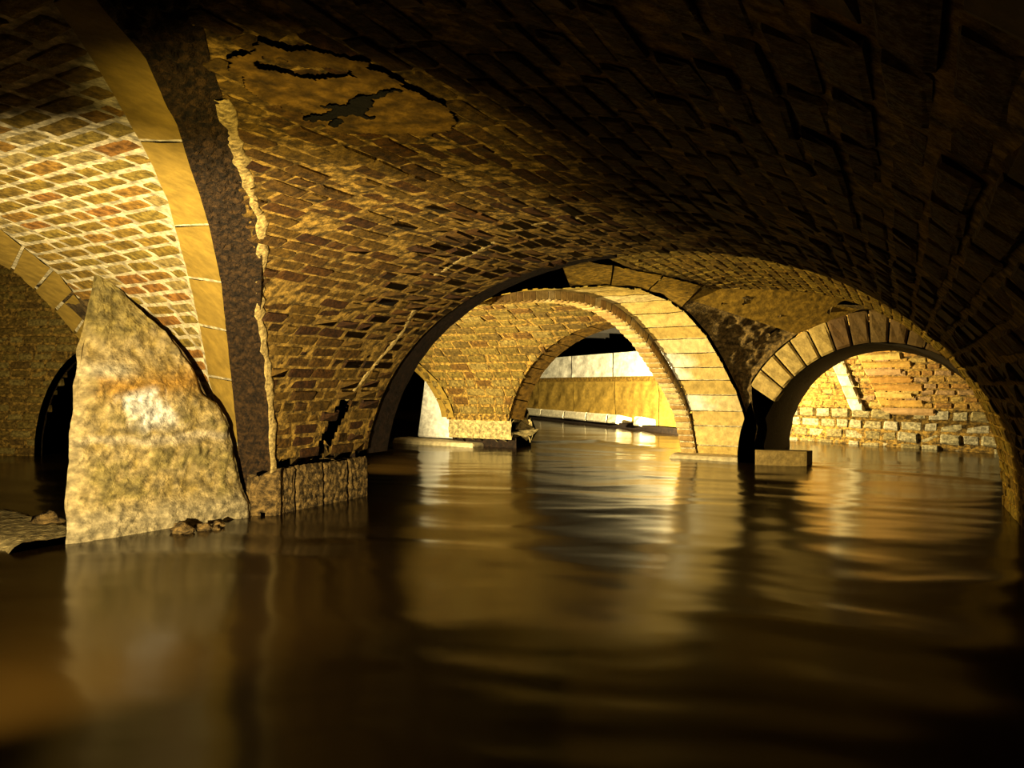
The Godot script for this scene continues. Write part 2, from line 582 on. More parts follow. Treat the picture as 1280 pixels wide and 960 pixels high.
func bead(root: Node3D, list: Array, r: float, called: String) -> void:       # a ragged line of pointing mortar
	var pts := uvy(list)
	var g := []
	for j in 61:
		var p := along(pts, j / 60.0)
		var d := (along(pts, minf(j / 60.0 + 0.02, 1.0)) - along(pts, maxf(j / 60.0 - 0.02, 0.0))).normalized()
		var inward := (P(-p.z, -1.8, 0.2) - p).normalized()
		var side := d.cross(inward).normalized()
		var rr := r * (1.0 + 0.8 * bumps.get_noise_3dv(p * 14.0) + 0.5 * bumps.get_noise_3dv(p * 40.0))
		p += side * 0.02 * bumps.get_noise_3dv(p * 6.0)
		var row := []
		for i in 9:
			var a := PI * i / 8.0
			row.append(p + side * cos(a) * rr + inward * (sin(a) * rr * (0.3 + 0.25 * bumps.get_noise_3dv(p * 31.0 + side * a)) - 0.004))
		g.append(row)
	put(root, called, sheet(g, 0.004, P(3, -1.8, 0.3)), mat.mortar_bead)

# ------------------------------------------------------------------ left: groin rib, far ring, stone pier
func left_side() -> void:
	var L := uvy([[0.941, -1.813, 1.935], [1.066, -1.945, 1.944], [1.274, -2.168, 1.949], [1.493, -2.401, 1.946], [1.762, -2.682, 1.926], [2.1, -3.049, 1.872], [2.678, -3.709, 1.677], [3.076, -4.136, 1.429], [3.465, -4.531, 1.012], [3.653, -4.599, 0.628], [3.729, -4.583, 0.311], [3.746, -4.503, 0.07], [3.746, -4.48, -0.15]])
	var A := uvy([[0.913, -1.621, 1.906], [1.0, -1.68, 1.895], [1.195, -1.83, 1.905], [1.43, -2.077, 1.901], [1.55, -2.194, 1.899], [1.845, -2.526, 1.876], [2.06, -2.753, 1.843], [2.322, -3.031, 1.78], [2.765, -3.502, 1.584], [3.11, -3.892, 1.342], [3.436, -4.24, 1.0], [3.616, -4.408, 0.637], [3.698, -4.472, 0.259], [3.69, -4.40, 0.024], [3.69, -4.40, -0.15]])
	var R := uvy([[1.123, -1.507, 1.94], [1.241, -1.642, 1.947], [1.396, -1.811, 1.948], [1.641, -2.046, 1.944], [1.898, -2.31, 1.922], [2.155, -2.544, 1.884], [2.363, -2.716, 1.843], [2.599, -2.969, 1.764], [3.132, -3.6, 1.41], [3.419, -3.85, 1.167], [3.611, -4.041, 0.883], [3.79, -4.21, 0.40], [3.81, -4.20, 0.2], [3.81, -4.18, -0.15]])
	var sees := P(1.5, -1.0, 0.8)
	var rib := base("groin_rib", "angular stone rib between left and main vaults, smooth gold one side, rough dark the other", "arch rib", P(3.72, -4.4, 0))
	var cuts := [0.0, 0.20, 0.385, 0.52, 0.635, 0.745, 0.86, 1.0]
	for k in 7:
		var g := ruled(L, A, 14, 6, cuts[k] + 0.003, cuts[k + 1] - 0.003, 0.03, 1.0)
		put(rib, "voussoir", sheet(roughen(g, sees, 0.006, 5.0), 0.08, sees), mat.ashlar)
	var bedg := ruled(L, A, 60, 4, 0.0, 1.0, -0.06, 0.999)
	var bn: Array = normals_of(bedg, sees)[0]
	for j in bedg.size():
		for i in 5: bedg[j][i] -= bn[j][i] * 0.005
	put(rib, "mortar_joint", sheet(bedg, 0.05, sees), mat.mortar_pale).set_meta("label", "pale mortar between the smooth rib stones")
	var face := ruled(A, R, 260, 34, 0.0, 0.935)
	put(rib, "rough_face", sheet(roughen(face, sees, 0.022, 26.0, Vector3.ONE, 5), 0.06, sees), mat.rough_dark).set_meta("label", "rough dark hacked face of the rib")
	put(rib, "springer_stone", block(uvy([[3.65, -4.37, -0.15], [3.79, -4.15, -0.15], [3.805, -4.155, 0.36], [3.69, -4.39, 0.30]]), 0.2, Color(0.25, 0.19, 0.075), 0.02), mat.rough_stone).set_meta("label", "pale stone wedge at the rib's foot")
	bead(rib, [[1.55, -1.97, 1.94], [1.75, -2.15, 1.93], [1.95, -2.35, 1.912], [2.155, -2.54, 1.88], [2.40, -2.76, 1.826], [2.6, -2.97, 1.757], [2.9, -3.32, 1.60], [3.132, -3.6, 1.405], [3.419, -3.85, 1.162], [3.611, -4.041, 0.878], [3.72, -4.14, 0.62], [3.795, -4.205, 0.33]], 0.026, "mortar_fillet")
	# the smooth stone ring at the far side of the left vault
	var ft := uvy([[0.6, -4.0, 1.93], [1.3, -4.1, 1.95], [1.862, -4.306, 1.915], [2.062, -4.494, 1.88], [2.349, -4.734, 1.806], [2.593, -4.881, 1.716], [2.91, -5.167, 1.549], [3.084, -5.371, 1.424], [3.5, -5.5, 0.9], [3.7, -5.55, 0.0]])
	var fb := uvy([[1.0, -4.6, 1.90], [1.7, -4.85, 1.87], [2.206, -5.099, 1.846], [2.389, -5.207, 1.792], [2.538, -5.267, 1.737], [2.757, -5.449, 1.636], [2.96, -5.572, 1.515], [3.175, -5.693, 1.348], [3.5, -5.85, 0.9], [3.7, -5.9, 0.0]])
	var ring := base("arch_ring", "smooth gold stone arch ring at the far side of the bright left vault", "arch ring", P(3.7, -5.6, 0))
	var fc := [0.0, 0.22, 0.40, 0.47, 0.54, 0.61, 0.68, 0.85, 1.0]
	for k in 8:
		put(ring, "voussoir", sheet(roughen(ruled(ft, fb, 8, 5, fc[k] + 0.004, fc[k + 1] - 0.004), sees, 0.006, 6.0), 0.15, sees), mat.ashlar)
	put(ring, "mortar_joint", sheet(sunk(ruled(ft, fb, 40, 3, 0.0, 1.0, 0.02, 0.98), sees, 0.015), 0.05, sees), mat.mortar_pale)
	stone_pier()

func stone_pier() -> void:
	var sees := P(1.0, -1.0, 1.0)
	var root := base("stone_pier", "pale weathered pointed stone pier, stained orange and white, standing in water at left", "pier", P(3.06, -4.8, 0))
	var left := [[-0.2, 2.455], [0.0, 2.456], [0.4, 2.469], [0.7, 2.482], [0.95, 2.513], [1.254, 2.549], [1.51, 2.588], [1.70, 2.628]]
	var right := [[-0.2, 3.70], [0.084, 3.667], [0.272, 3.61], [0.463, 3.565], [0.752, 3.49], [0.866, 3.42], [0.92, 3.335], [1.057, 3.285], [1.203, 3.21], [1.36, 3.08], [1.47, 2.94], [1.607, 2.80], [1.676, 2.70], [1.70, 2.64]]
	var g := []
	var cols := []
	var rows := 120
	var wide := 90
	for j in rows + 1:
		var y := lerpf(-0.2, 1.70, float(j) / rows)
		var a := table(left, y)
		var b := table(right, y)
		var row := []
		var cr := []
		for i in wide + 1:
			var f := float(i) / wide
			var u := lerpf(a, b, f)
			var v := -4.56 + (u - 2.47) * 0.185
			var n := bumps.get_noise_2d(u * 3.0, y * 3.0)
			var m := bumps.get_noise_2d(u * 11.0 + 40.0, y * 5.5)
			# a worn band is eaten back below the cap, with a bulge over a pale lime run
			var d := 0.03 * n + 0.010 * m + 0.004 * bumps.get_noise_2d(u * 40.0, y * 40.0)
			d += 0.045 * exp(-pow((y - 0.98) / 0.13, 2.0)) * smoothstep(0.0, 0.12, f) * (1.0 - smoothstep(0.8, 1.0, f))
			d -= 0.04 * exp(-pow((y - 1.22 + 0.03 * n) / 0.07, 2.0))
			d += 0.03 * smoothstep(0.95, 0.8, y + 0.08 * n) - 0.02 * smoothstep(0.56, 0.46, y + 0.06 * m) + 0.03 * smoothstep(0.25, 0.1, y + 0.05 * m)
			d -= 0.03 * smoothstep(0.06, 0.0, f) + 0.03 * smoothstep(0.96, 1.0, f)
			row.append(P(u - 0.12 * d, v + d, y))
			cr.append(pier_color(f, y, n, m, u))
		g.append(row)
		cols.append(cr)
	put(root, "body", sheet(g, 0.0, sees, cols), mat.pier)
	# the rest of the shaft: two sides and the back, so that it is a solid
	var sg := []
	for j in 25:
		var y := lerpf(-0.2, 1.70, j / 24.0)
		var a := table(left, y)
		var b := table(right, y)
		var row := []
		var v0 := -4.56 + (a - 2.47) * 0.185
		var v1 := -4.56 + (b - 2.47) * 0.185
		for q in [[a + 0.02, v0 - 0.02], [a + 0.35, v0 - 0.4], [a + 0.65, v0 - 0.8], [b + 0.02, v1 - 0.8], [b + 0.03, v1 - 0.4], [b + 0.01, v1 - 0.03]]:
			row.append(P(q[0], q[1], y))
		sg.append(row)
	put(root, "shaft_back", sheet(roughen(sg, P(0, -9, 1), 0.02, 5.0), 0.0, P(0, -9, 1)), mat.rough_stone)
	# broken stones at its foot and the mud bank behind
	pebbles([[3.02, -4.22, 0.07]], "largest and leftmost of the broken stones at the foot of the pointed pier", "stones at the pier's foot")
	pebbles([[3.15, -4.17, 0.05]], "second broken stone from the left at the foot of the pointed pier", "stones at the pier's foot")
	pebbles([[3.26, -4.16, 0.045]], "rightmost broken stone at the foot of the pointed pier", "stones at the pier's foot")
	pebbles([[3.20, -4.11, 0.03]], "smallest broken stone, in front of the others at the pointed pier's foot", "stones at the pier's foot")
	pebbles([[2.68, -5.19, 0.11]], "dark lump of rock on the pale mud bank left of the pointed pier", "")
	var mg := []
	for j in 31:
		var row := []
		for i in 31:
			var u := lerpf(1.7, 3.0, i / 30.0)
			var v := lerpf(-6.0, -4.58, j / 30.0)
			var far := (u - 2.15) - 0.35 * (v + 4.85) * -1.0 * 0.35
			var y := 0.05 - 0.16 * smoothstep(0.12, -0.15, far + 0.05 * bumps.get_noise_2d(u * 4.0, v * 4.0)) - 0.16 * smoothstep(0.5, 0.65, far) + 0.012 * bumps.get_noise_2d(u * 12.0, v * 12.0)
			row.append(P(u, v, y))
		mg.append(row)
	var mb := put(self, "mud_bank", sheet(mg, 0.12, P(2, -5, 4)), mat.mud)
	tag(mb, "pale wet mud bank beside the pointed pier at the left edge", "mud bank")

func pier_color(f: float, y: float, n: float, m: float, u: float) -> Color:
	var c := Color(0.42, 0.30, 0.09)
	var moss := Color(0.26, 0.20, 0.045)
	var pale := Color(0.60, 0.47, 0.24)
	c = c.lerp(pale, clampf(0.4 + 0.7 * m + 0.6 * n, 0.0, 1.0))
	c = c.lerp(moss, 0.8 * smoothstep(1.25, 1.5, y + 0.25 * n))
	c = c.lerp(moss, 0.75 * smoothstep(0.02, 0.35, n + 0.5 * m) * (1.0 - smoothstep(0.75, 0.9, y)) * smoothstep(0.10, 0.2, y))
	c = c.lerp(Color(0.50, 0.26, 0.035), 0.85 * exp(-pow((y - 0.97 - 0.12 * absf(f - 0.4)) / 0.085, 2.0)) * smoothstep(0.06, 0.18, f + 0.1 * m))
	c = c.lerp(Color(0.66, 0.60, 0.44), 0.7 * exp(-pow((y - 1.09) / 0.05, 2.0)) * smoothstep(0.5, 0.3, f))
	var run := smoothstep(0.22, 0.07, absf(f - 0.47 + 0.25 * (y - 0.8)) + 0.10 * m + 0.08 * n) * smoothstep(0.98, 0.90, y - 0.22 * (f - 0.4)) * smoothstep(0.66, 0.78, y + 0.1 * n)
	c = c.lerp(Color(0.95, 0.90, 0.80), run)
	c = c.lerp(Color(0.80, 0.68, 0.48), 0.6 * smoothstep(0.05, 0.0, absf(y - 0.62 + 0.05 * n)))
	c = c.lerp(pale, 0.7 * smoothstep(0.14, 0.02, f) * smoothstep(0.1, 0.3, 1.0 - absf(y - 0.4)))
	c = c.lerp(Color(0.46, 0.38, 0.22), 0.8 * smoothstep(0.24, 0.12, y + 0.06 * m))
	return c

func pebbles(list: Array, label: String, group: String) -> void:
	for q in list:
		var r: float = q[2]
		var sp := SphereMesh.new()
		sp.radial_segments = 14
		sp.rings = 8
		sp.radius = 0.5
		sp.height = 1.0
		var arr := sp.get_mesh_arrays()
		var vs: PackedVector3Array = arr[Mesh.ARRAY_VERTEX]
		var off := Vector3(q[0], q[1], 0) * 7.0
		for i in vs.size(): vs[i] = vs[i] * (1.0 + 0.7 * bumps.get_noise_3dv(vs[i] * 2.0 + off)) * Vector3(r * 2.2, r * 1.3, r * 1.7)
		arr[Mesh.ARRAY_VERTEX] = vs
		var am := ArrayMesh.new()
		am.add_surface_from_arrays(Mesh.PRIMITIVE_TRIANGLES, arr)
		var st := SurfaceTool.new()
		st.create_from(am, 0)
		st.generate_normals()
		var o := put(self, "rubble_stone", st.commit(), mat.rough_stone)
		o.position = P(q[0], q[1], r * 0.3)
		tag(o, label, "stone", "", group)

# ------------------------------------------------------------------ the second bay
func skew(v0: float, s: float, y: float) -> Vector3:     # the plane of the skewed stone arch: s runs from its right springing to the left
	return P(9.5 - 0.922 * s, v0 - 0.387 * s, y)

func second_bay() -> void:
	var sees := P(6.0, -3.0, 0.6)
	# the dark recessed ring at the end of the main vault's left haunch
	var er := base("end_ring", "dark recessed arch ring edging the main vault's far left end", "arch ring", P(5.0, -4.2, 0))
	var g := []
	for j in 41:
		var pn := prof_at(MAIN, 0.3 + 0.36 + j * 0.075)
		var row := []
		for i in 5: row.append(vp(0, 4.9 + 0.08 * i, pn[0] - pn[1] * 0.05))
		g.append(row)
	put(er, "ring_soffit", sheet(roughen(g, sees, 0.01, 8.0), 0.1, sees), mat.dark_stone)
	# vault of the second bay, to the right of the plaster
	var c2 := base("ceiling_002", "lit olive brick vault of the second bay, seen past the main vault's far edge", "vault", Vector3.ZERO, "structure")
	var far_table := [[-3.0, 7.4], [-2.55, 7.5], [-1.7, 8.3], [-1.1, 8.25], [-0.4, 7.95], [-0.13, 7.85], [0.2, 7.57], [0.37, 7.2], [0.8, 7.07]]
	var tones := [Color(0.20, 0.12, 0.03), Color(0.26, 0.17, 0.035), Color(0.32, 0.21, 0.045), Color(0.24, 0.14, 0.025)]
	var r2 := func(s: float, p: Vector2) -> Array:
		if p.x < -2.2: return []
		return [[4.93, table(far_table, p.x)]]
	lay(c2, 0, BAY, 2.6, BAY.length, r2, {"course": 0.1, "length": 0.24, "joint": 0.014, "jit": 0.003, "proud": 0.004, "tone": pick(tones), "bed": mat.mortar_dirty, "sees": P(6, -1.7, 0.5), "cols": 30, "most": 200})
	# plaster pendentive between that vault and the skewed arch
	var pa := uvy([[4.95, -2.36, 2.0], [5.6, -2.28, 2.03], [6.3, -2.15, 2.05], [7.0, -2.0, 2.06], [7.6, -1.9, 2.05]])
	var pb := [skew(-1.75, 3.2, 2.0), skew(-1.75, 2.6, 2.07), skew(-1.75, 2.1, 2.08), skew(-1.75, 1.75, 2.03), skew(-1.75, 1.4, 1.9)]
	var pend := base("plaster_pendentive", "yellow plastered panel between the crown of the stone arch and the vault above it", "plaster panel", P(6.5, -2.3, 2.0))
	for k in 3:
		put(pend, "plaster_panel", sheet(roughen(ruled(pa, pb, 10, 8, k / 3.0 + 0.006, (k + 1) / 3.0 - 0.006), P(7, -2.3, 0), 0.015, 4.0), 0.1, P(7, -2.3, 0)), mat.plaster)
	# dark roof over the gap beyond the arch crown
	var roof := base("ceiling_003", "unlit gap in the vaulting above the stone arch's crown", "ceiling", Vector3.ZERO, "structure")
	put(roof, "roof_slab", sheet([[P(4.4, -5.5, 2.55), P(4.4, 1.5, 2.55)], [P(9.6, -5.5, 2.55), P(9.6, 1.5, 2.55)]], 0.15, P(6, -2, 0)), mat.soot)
	skew_arch()
	cross_pier()
	right_arch()

func skew_arch() -> void:
	var sees := P(7.5, -3.5, 0.5)
	var prof := [[-0.02, -0.15], [0.0, 0.008], [0.06, 0.25], [0.140, 0.586], [0.313, 0.90], [0.651, 1.299], [0.942, 1.587], [1.281, 1.811], [1.648, 1.97], [2.128, 2.05], [2.637, 2.05], [3.231, 1.98], [3.798, 1.91], [4.14, 1.82], [4.5, 1.68], [4.8, 1.53]]
	var root := base("stone_arch", "bright gold stone arch with a brick inner ring, framing the far channel in the centre", "arch", P(9.5, -2.0, 0))
	var near := []
	var far := []
	var inner_a := []
	var inner_b := []
	for q in prof:
		near.append(skew(-1.75, q[0], q[1]))
		far.append(skew(-2.43, q[0] - 0.02, q[1]))
		var c := Vector2(2.5, 0.4)
		var w := Vector2(q[0], q[1])
		var inw := (c - w).normalized() * (0.03 + 0.09 * smoothstep(0.2, 1.2, q[1]))
		inner_a.append(skew(-2.43, w.x + inw.x, w.y + inw.y))
		inner_b.append(skew(-2.64, w.x + inw.x, w.y + inw.y))
	var cuts := [0.0, 0.055, 0.10, 0.135, 0.175, 0.215, 0.25, 0.29, 0.33, 0.37, 0.42, 0.47, 0.52, 0.57, 0.62, 0.68, 0.76, 0.85, 1.0]
	var tints := [Color(0.60, 0.43, 0.14), Color(0.68, 0.50, 0.18), Color(0.56, 0.39, 0.11), Color(0.72, 0.56, 0.26)]
	for k in 18:
		var g := ruled(near, far, 8, 8, cuts[k] + 0.0015, cuts[k + 1] - 0.0015)
		var tint: Color = tints[(k * 7 + 2) % 4]
		var cols := []
		for j in 9:
			var row := []
			for i in 9:
				var white := 0.8 * smoothstep(0.45, 0.8, i / 8.0 + 0.35 * bumps.get_noise_3dv(g[j][i] * 4.0)) if k in [3, 5, 6] else 0.0
				row.append(tint.lerp(Color(0.9, 0.88, 0.8), white))
			cols.append(row)
		put(root, "voussoir", sheet(roughen(g, sees, 0.012, 5.0), 0.25, sees, cols), mat.ashlar_vary)
	var jg := ruled(near, far, 60, 3, 0.0, 1.0, 0.01, 0.99)
	var jn: Array = normals_of(jg, sees)[0]
	for j in jg.size():
		for i in 4: jg[j][i] -= jn[j][i] * 0.012
	put(root, "mortar_joint", sheet(jg, 0.1, sees), mat.mortar_pale)
	# inner order: a ring of brick on edge, proud of the stones
	var n := 64
	for k in n:
		var a := float(k) / n
		var b := float(k + 1) / n
		var p0 := along(inner_a, a + 0.0012)
		var p1 := along(inner_a, b - 0.0012)
		var q0 := along(inner_b, a + 0.0012)
		var q1 := along(inner_b, b - 0.0012)
		var col: Color = [Color(0.52, 0.35, 0.12), Color(0.46, 0.29, 0.09), Color(0.60, 0.44, 0.19), Color(0.40, 0.24, 0.08)][rng.randi() % 4]
		put(root, "ring_brick", block([p0, p1, q1, q0], 0.16, col, 0.006), mat.ashlar_vary)
	put(root, "ring_mortar", sheet(ruled(shrink(inner_a, 0.02), shrink(inner_b, 0.02), 60, 2, 0.0, 1.0, 0.05, 0.95), 0.1, sees), mat.mortar_pale)
	# a low ledge at its foot
	put(root, "foot_stone", block([P(9.25, -2.75, 0.05), P(9.25, -1.62, 0.05), P(9.6, -1.62, 0.06), P(9.6, -2.75, 0.06)], 0.2, Color(0.55, 0.45, 0.25), 0.01), mat.ashlar_vary)

func shrink(pts: Array, d: float) -> Array:
	var out := []
	for p in pts: out.append(p + (p - P(7.2, -3.0, 0.4)).normalized() * d)
	return out

func cross_pier() -> void:
	var sees := P(6.0, -4.5, 0.6)
	var root := base("brick_pier", "brick pier flaring into a vault on a pale stone base, left of far channel", "pier", P(9.5, -5.9, 0))
	var left_edge := [[0.2, -6.5], [0.6, -6.5], [1.0, -6.62], [1.32, -6.85], [1.7, -7.3], [2.2, -7.6]]
	var lun := func(y: float) -> float: return -3.0 - 2.42 * sqrt(maxf(0.0, 1.0 - pow(y / 1.80, 2.0)))
	var rr := func(s: float, p: Vector2) -> Array:
		if p.x < 6.0: return []
		var ring := -2.66 - (9.5 - p.x) * 0.42
		var right: float = minf(lun.call(p.y), ring) if p.y < 1.8 else ring
		return [[table(left_edge, p.y), right]]
	var tones := [Color(0.14, 0.09, 0.016), Color(0.18, 0.12, 0.02), Color(0.22, 0.15, 0.028), Color(0.16, 0.08, 0.015), Color(0.27, 0.19, 0.05)]
	var s_top: float = C2.length - 0.3 - 0.42
	lay(root, 1, C2, 2.9, s_top, rr, {"course": 0.155, "length": 0.33, "joint": 0.035, "jit": 0.008, "tilt": 0.03, "proud": 0.012, "tone": pick(tones), "bed": mat.mortar_dirty, "sees": sees, "cols": 40, "depth": 0.05})
	# its rough pale base and the dark undercut below
	var bg := []
	for j in 25:
		var row := []
		for i in 41:
			row.append(P(9.5 + 0.02 * (1.0 - j / 24.0), lerpf(-6.5, -5.33, i / 40.0), lerpf(0.13, 0.47, j / 24.0)))
		bg.append(row)
	put(root, "base_stone", sheet(roughen(bg, sees, 0.03, 14.0, Vector3(1, 0.6, 1)), 0.5, sees), mat.mud).set_meta("label", "pale tooled stone base")
	put(root, "foundation", sheet([[P(9.62, -6.5, -0.3), P(9.62, -5.3, -0.3)], [P(9.62, -6.5, 0.15), P(9.62, -5.3, 0.15)]], 0.5, sees), mat.dark_stone)
	# stone edges of the openings on both sides
	var la := []
	var lb := []
	var ra := []
	var rb := []
	for k in 13:
		var a := lerpf(0.253, 1.62, k / 12.0)
		var y := 1.80 * sin(a)
		var u := 7.15 + 2.35 * sqrt(1.0 - pow(y / 2.1, 2.0))
		ra.append(P(u - 0.01, -3.03 - 2.42 * cos(a), y + 0.02))
		rb.append(P(u + 0.3, -2.90 - 2.42 * cos(a), y - 0.03))
		if y < 1.5:
			la.append(P(u - 0.02, table(left_edge, y) + 0.16, y))
			lb.append(P(u + 0.04, table(left_edge, y) - 0.12, y))
	for k in 9: put(root, "edge_stone", sheet(roughen(ruled(ra, rb, 4, 3, k / 9.0 + 0.003, (k + 1) / 9.0 - 0.003), sees, 0.01, 7.0), 0.12, sees), mat.render)
	for k in 4: put(root, "quoin_stone", sheet(roughen(ruled(la, lb, 4, 3, k / 4.0 + 0.006, (k + 1) / 4.0 - 0.006), sees, 0.01, 7.0), 0.15, sees), mat.ashlar)
	# whitewashed jamb beside it
	var jamb := base("white_jamb", "brilliant white lit jamb at the left of the far brick pier", "jamb", P(9.7, -6.9, 0))
	put(jamb, "jamb_face", block([P(9.62, -7.22, 0.1), P(9.62, -6.48, 0.1), P(9.62, -6.62, 1.05), P(9.62, -7.05, 1.25)], 0.4, Color(0.95, 0.93, 0.88), 0.01), mat.ashlar_vary)
	put(jamb, "foot_ledge", block([P(9.3, -7.5, 0.08), P(9.3, -5.9, 0.05), P(9.7, -5.9, 0.06), P(9.7, -7.5, 0.1)], 0.2, Color(0.5, 0.42, 0.26), 0.02), mat.ashlar_vary)

func right_arch() -> void:
	var sees := P(7.0, -1.5, 0.7)
	var c := Vector2(-0.25, 0.0)
	var ex := func(t: float, a: float, b: float, u: float) -> Vector3: return P(u, -0.25 - a * cos(t), b * sin(t))
	# rough stone between the two arches
	var sp := base("rubble_spandrel", "dark jagged rubble masonry between the bright centre arch and the right arch", "spandrel", P(9.3, -1.5, 0))
	var near := []
	var right := []
	for q in [[0.0, -0.1], [0.06, 0.25], [0.140, 0.586], [0.313, 0.90], [0.651, 1.299], [0.942, 1.587], [1.281, 1.811], [1.648, 1.97], [1.9, 2.06]]:
		near.append(skew(-1.735, q[0] - 0.04, q[1] + 0.02))
	for k in 13: right.append(ex.call(lerpf(0.0, 1.75, k / 12.0), 1.42 + 0.30 * clampf((k - 2) / 2.0, 0.0, 1.0), 1.52 + 0.37 * clampf((k - 2) / 2.0, 0.0, 1.0), 9.22))
	right[0] = P(9.22, -1.6, -0.1)
	var g := ruled(near, right, 90, 70)
	for j in 91:
		for i in 71:
			var p: Vector3 = g[j][i]
			var w := sin(PI * i / 70.0)
			var lump := bumps.get_noise_3dv(p * 2.2)
			g[j][i] = p + Vector3(-0.02 * w, 0, -0.25 * w * (0.6 + lump)) + Vector3(0, 0, 1) * w * 0.05 * bumps.get_noise_3dv(p * 8.0)
	put(sp, "rubble_face", sheet(g, 0.12, sees), mat.rough_stone)
	put(sp, "head_panel", sheet(roughen([[near[8], P(8.5, -0.9, 2.1), P(8.4, 0.3, 2.0)], [right[7], right[10], right[12]]], sees, 0.01, 3.0), 0.1, sees), mat.plaster)
	var blk := base("plinth_block", "squared dark stone block standing in the water below the spandrel between the arches", "stone block", P(9.2, -1.3, 0))
	put(blk, "block", block([P(9.08, -1.62, -0.15), P(9.08, -1.02, -0.15), P(9.1, -1.02, 0.185), P(9.1, -1.62, 0.18)], 0.6, Color(0.22, 0.15, 0.05), 0.015), mat.ashlar_vary)
	# the right arch: voussoirs on its face, a dark barrel behind
	var ra := base("brick_arch", "low round arch with dressed ring stones at right, dark underneath", "arch", P(9.2, -0.25, 0))
	var n := 23
	for k in range(4, n):
		var t0 := PI * k / n + 0.006
		var t1 := PI * (k + 1) / n - 0.006
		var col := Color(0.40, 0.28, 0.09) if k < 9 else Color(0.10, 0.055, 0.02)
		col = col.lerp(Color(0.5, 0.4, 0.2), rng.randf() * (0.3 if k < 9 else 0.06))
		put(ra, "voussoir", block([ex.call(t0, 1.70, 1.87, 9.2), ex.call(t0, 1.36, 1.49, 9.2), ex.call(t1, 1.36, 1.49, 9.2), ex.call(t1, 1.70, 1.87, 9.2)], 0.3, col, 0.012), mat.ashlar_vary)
	var bg := []
	for j in 41:
		var t := PI * j / 40.0
		var row := []
		for i in 13:
			var p: Vector3 = ex.call(t, 1.36, 1.48, 0.0)
			row.append(P(lerpf(9.24, 12.1 - 0.41 * (p.x + 1.6), i / 12.0), p.x, p.y - (0.15 if j == 0 or j == 40 else 0.0)))
		bg.append(row)
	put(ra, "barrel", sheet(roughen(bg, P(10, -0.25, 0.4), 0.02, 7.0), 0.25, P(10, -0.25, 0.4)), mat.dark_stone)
	# right-hand side wall of the bay, out of sight behind the main vault
	var wr := base("wall_right", "dark side wall closing the second bay at the far right", "wall", Vector3.ZERO, "structure")
	put(wr, "wall_face", sheet([[P(7.05, 0.72, -0.2), P(9.3, 1.7, -0.2)], [P(7.05, 0.72, 2.1), P(9.3, 1.7, 2.1)]], 0.15, sees), mat.dark_stone)
	put(wr, "wall_head", sheet([[P(9.4, -1.6, 1.85), P(9.4, 1.9, 1.85)], [P(9.4, -1.6, 2.7), P(9.4, 1.9, 2.7)]], 0.15, sees), mat.dark_stone)

# ------------------------------------------------------------------ what lies beyond the arches
func flat_wall(root: Node3D, a: Vector3, b: Vector3, y0: float, y1: float, o: Dictionary) -> void:     # bricks laid on an upright wall from a to b
	var d := b - a
	var wide := d.length()
	d = d.normalized()
	var n: Vector3 = Vector3(0, 1, 0).cross(d) * -1.0
	if n.dot(o.sees - a) < 0: n = -n
	var x := d
	if x.cross(Vector3.UP).dot(n) < 0: x = -x
	var course: float = o.course
	var joint: float = o.joint
	var count := int((y1 - y0) / course)
	var keep = o.get("keep")
	var rest := SurfaceTool.new()
	rest.begin(Mesh.PRIMITIVE_TRIANGLES)
	var made := 0
	var extra := 0
	for i in count:
		var t : float = -rng.randf() * o.length
		while t < wide:
			var l: float = o.length * rng.randf_range(0.7, 1.2)
			var p := maxf(t, 0.0) + joint * 0.5
			var q := minf(t + l, wide) - joint * 0.5
			t += l
			if q - p < 0.05: continue
			var at := a + d * (p + q) * 0.5 + Vector3(0, y0 + (i + 0.5) * course, 0)
			if keep != null and not keep.call(at): continue
			var bs := Basis(n, rng.randfn(0, 0.01)) * Basis(x, rng.randfn(0, 0.03)) * Basis(x * (q - p), Vector3.UP * (course - joint), n * 0.08)
			var xf := Transform3D(bs, at + n * (0.012 + rng.randfn(0, o.get("jit", 0.006))))
			var me := worn_block(rng.randi() % 3, o.tone.call(at))
			var w := px(at)
			if w.x > -20 and w.x < 1300 and made < 300 and not o.get("joined", false):
				var b2 := MeshInstance3D.new()
				b2.name = o.get("called", "brick")
				b2.mesh = me
				b2.material_override = mat.brick
				root.add_child(b2, true)
				b2.transform = Transform3D(xf.basis, xf.origin - top_of(root))
				made += 1
			else:
				rest.append_from(me, 0, xf)
				extra += 1
	if extra: put(root, o.get("called", "brick") + "work", rest.commit(), mat.brick, true)
	if o.get("backing", true):
		put(root, "mortar_bed", sheet([[a + Vector3(0, y0 - 0.3, 0), b + Vector3(0, y0 - 0.3, 0)], [a + Vector3(0, y1, 0), b + Vector3(0, y1, 0)]], 0.25, o.sees), o.bed)

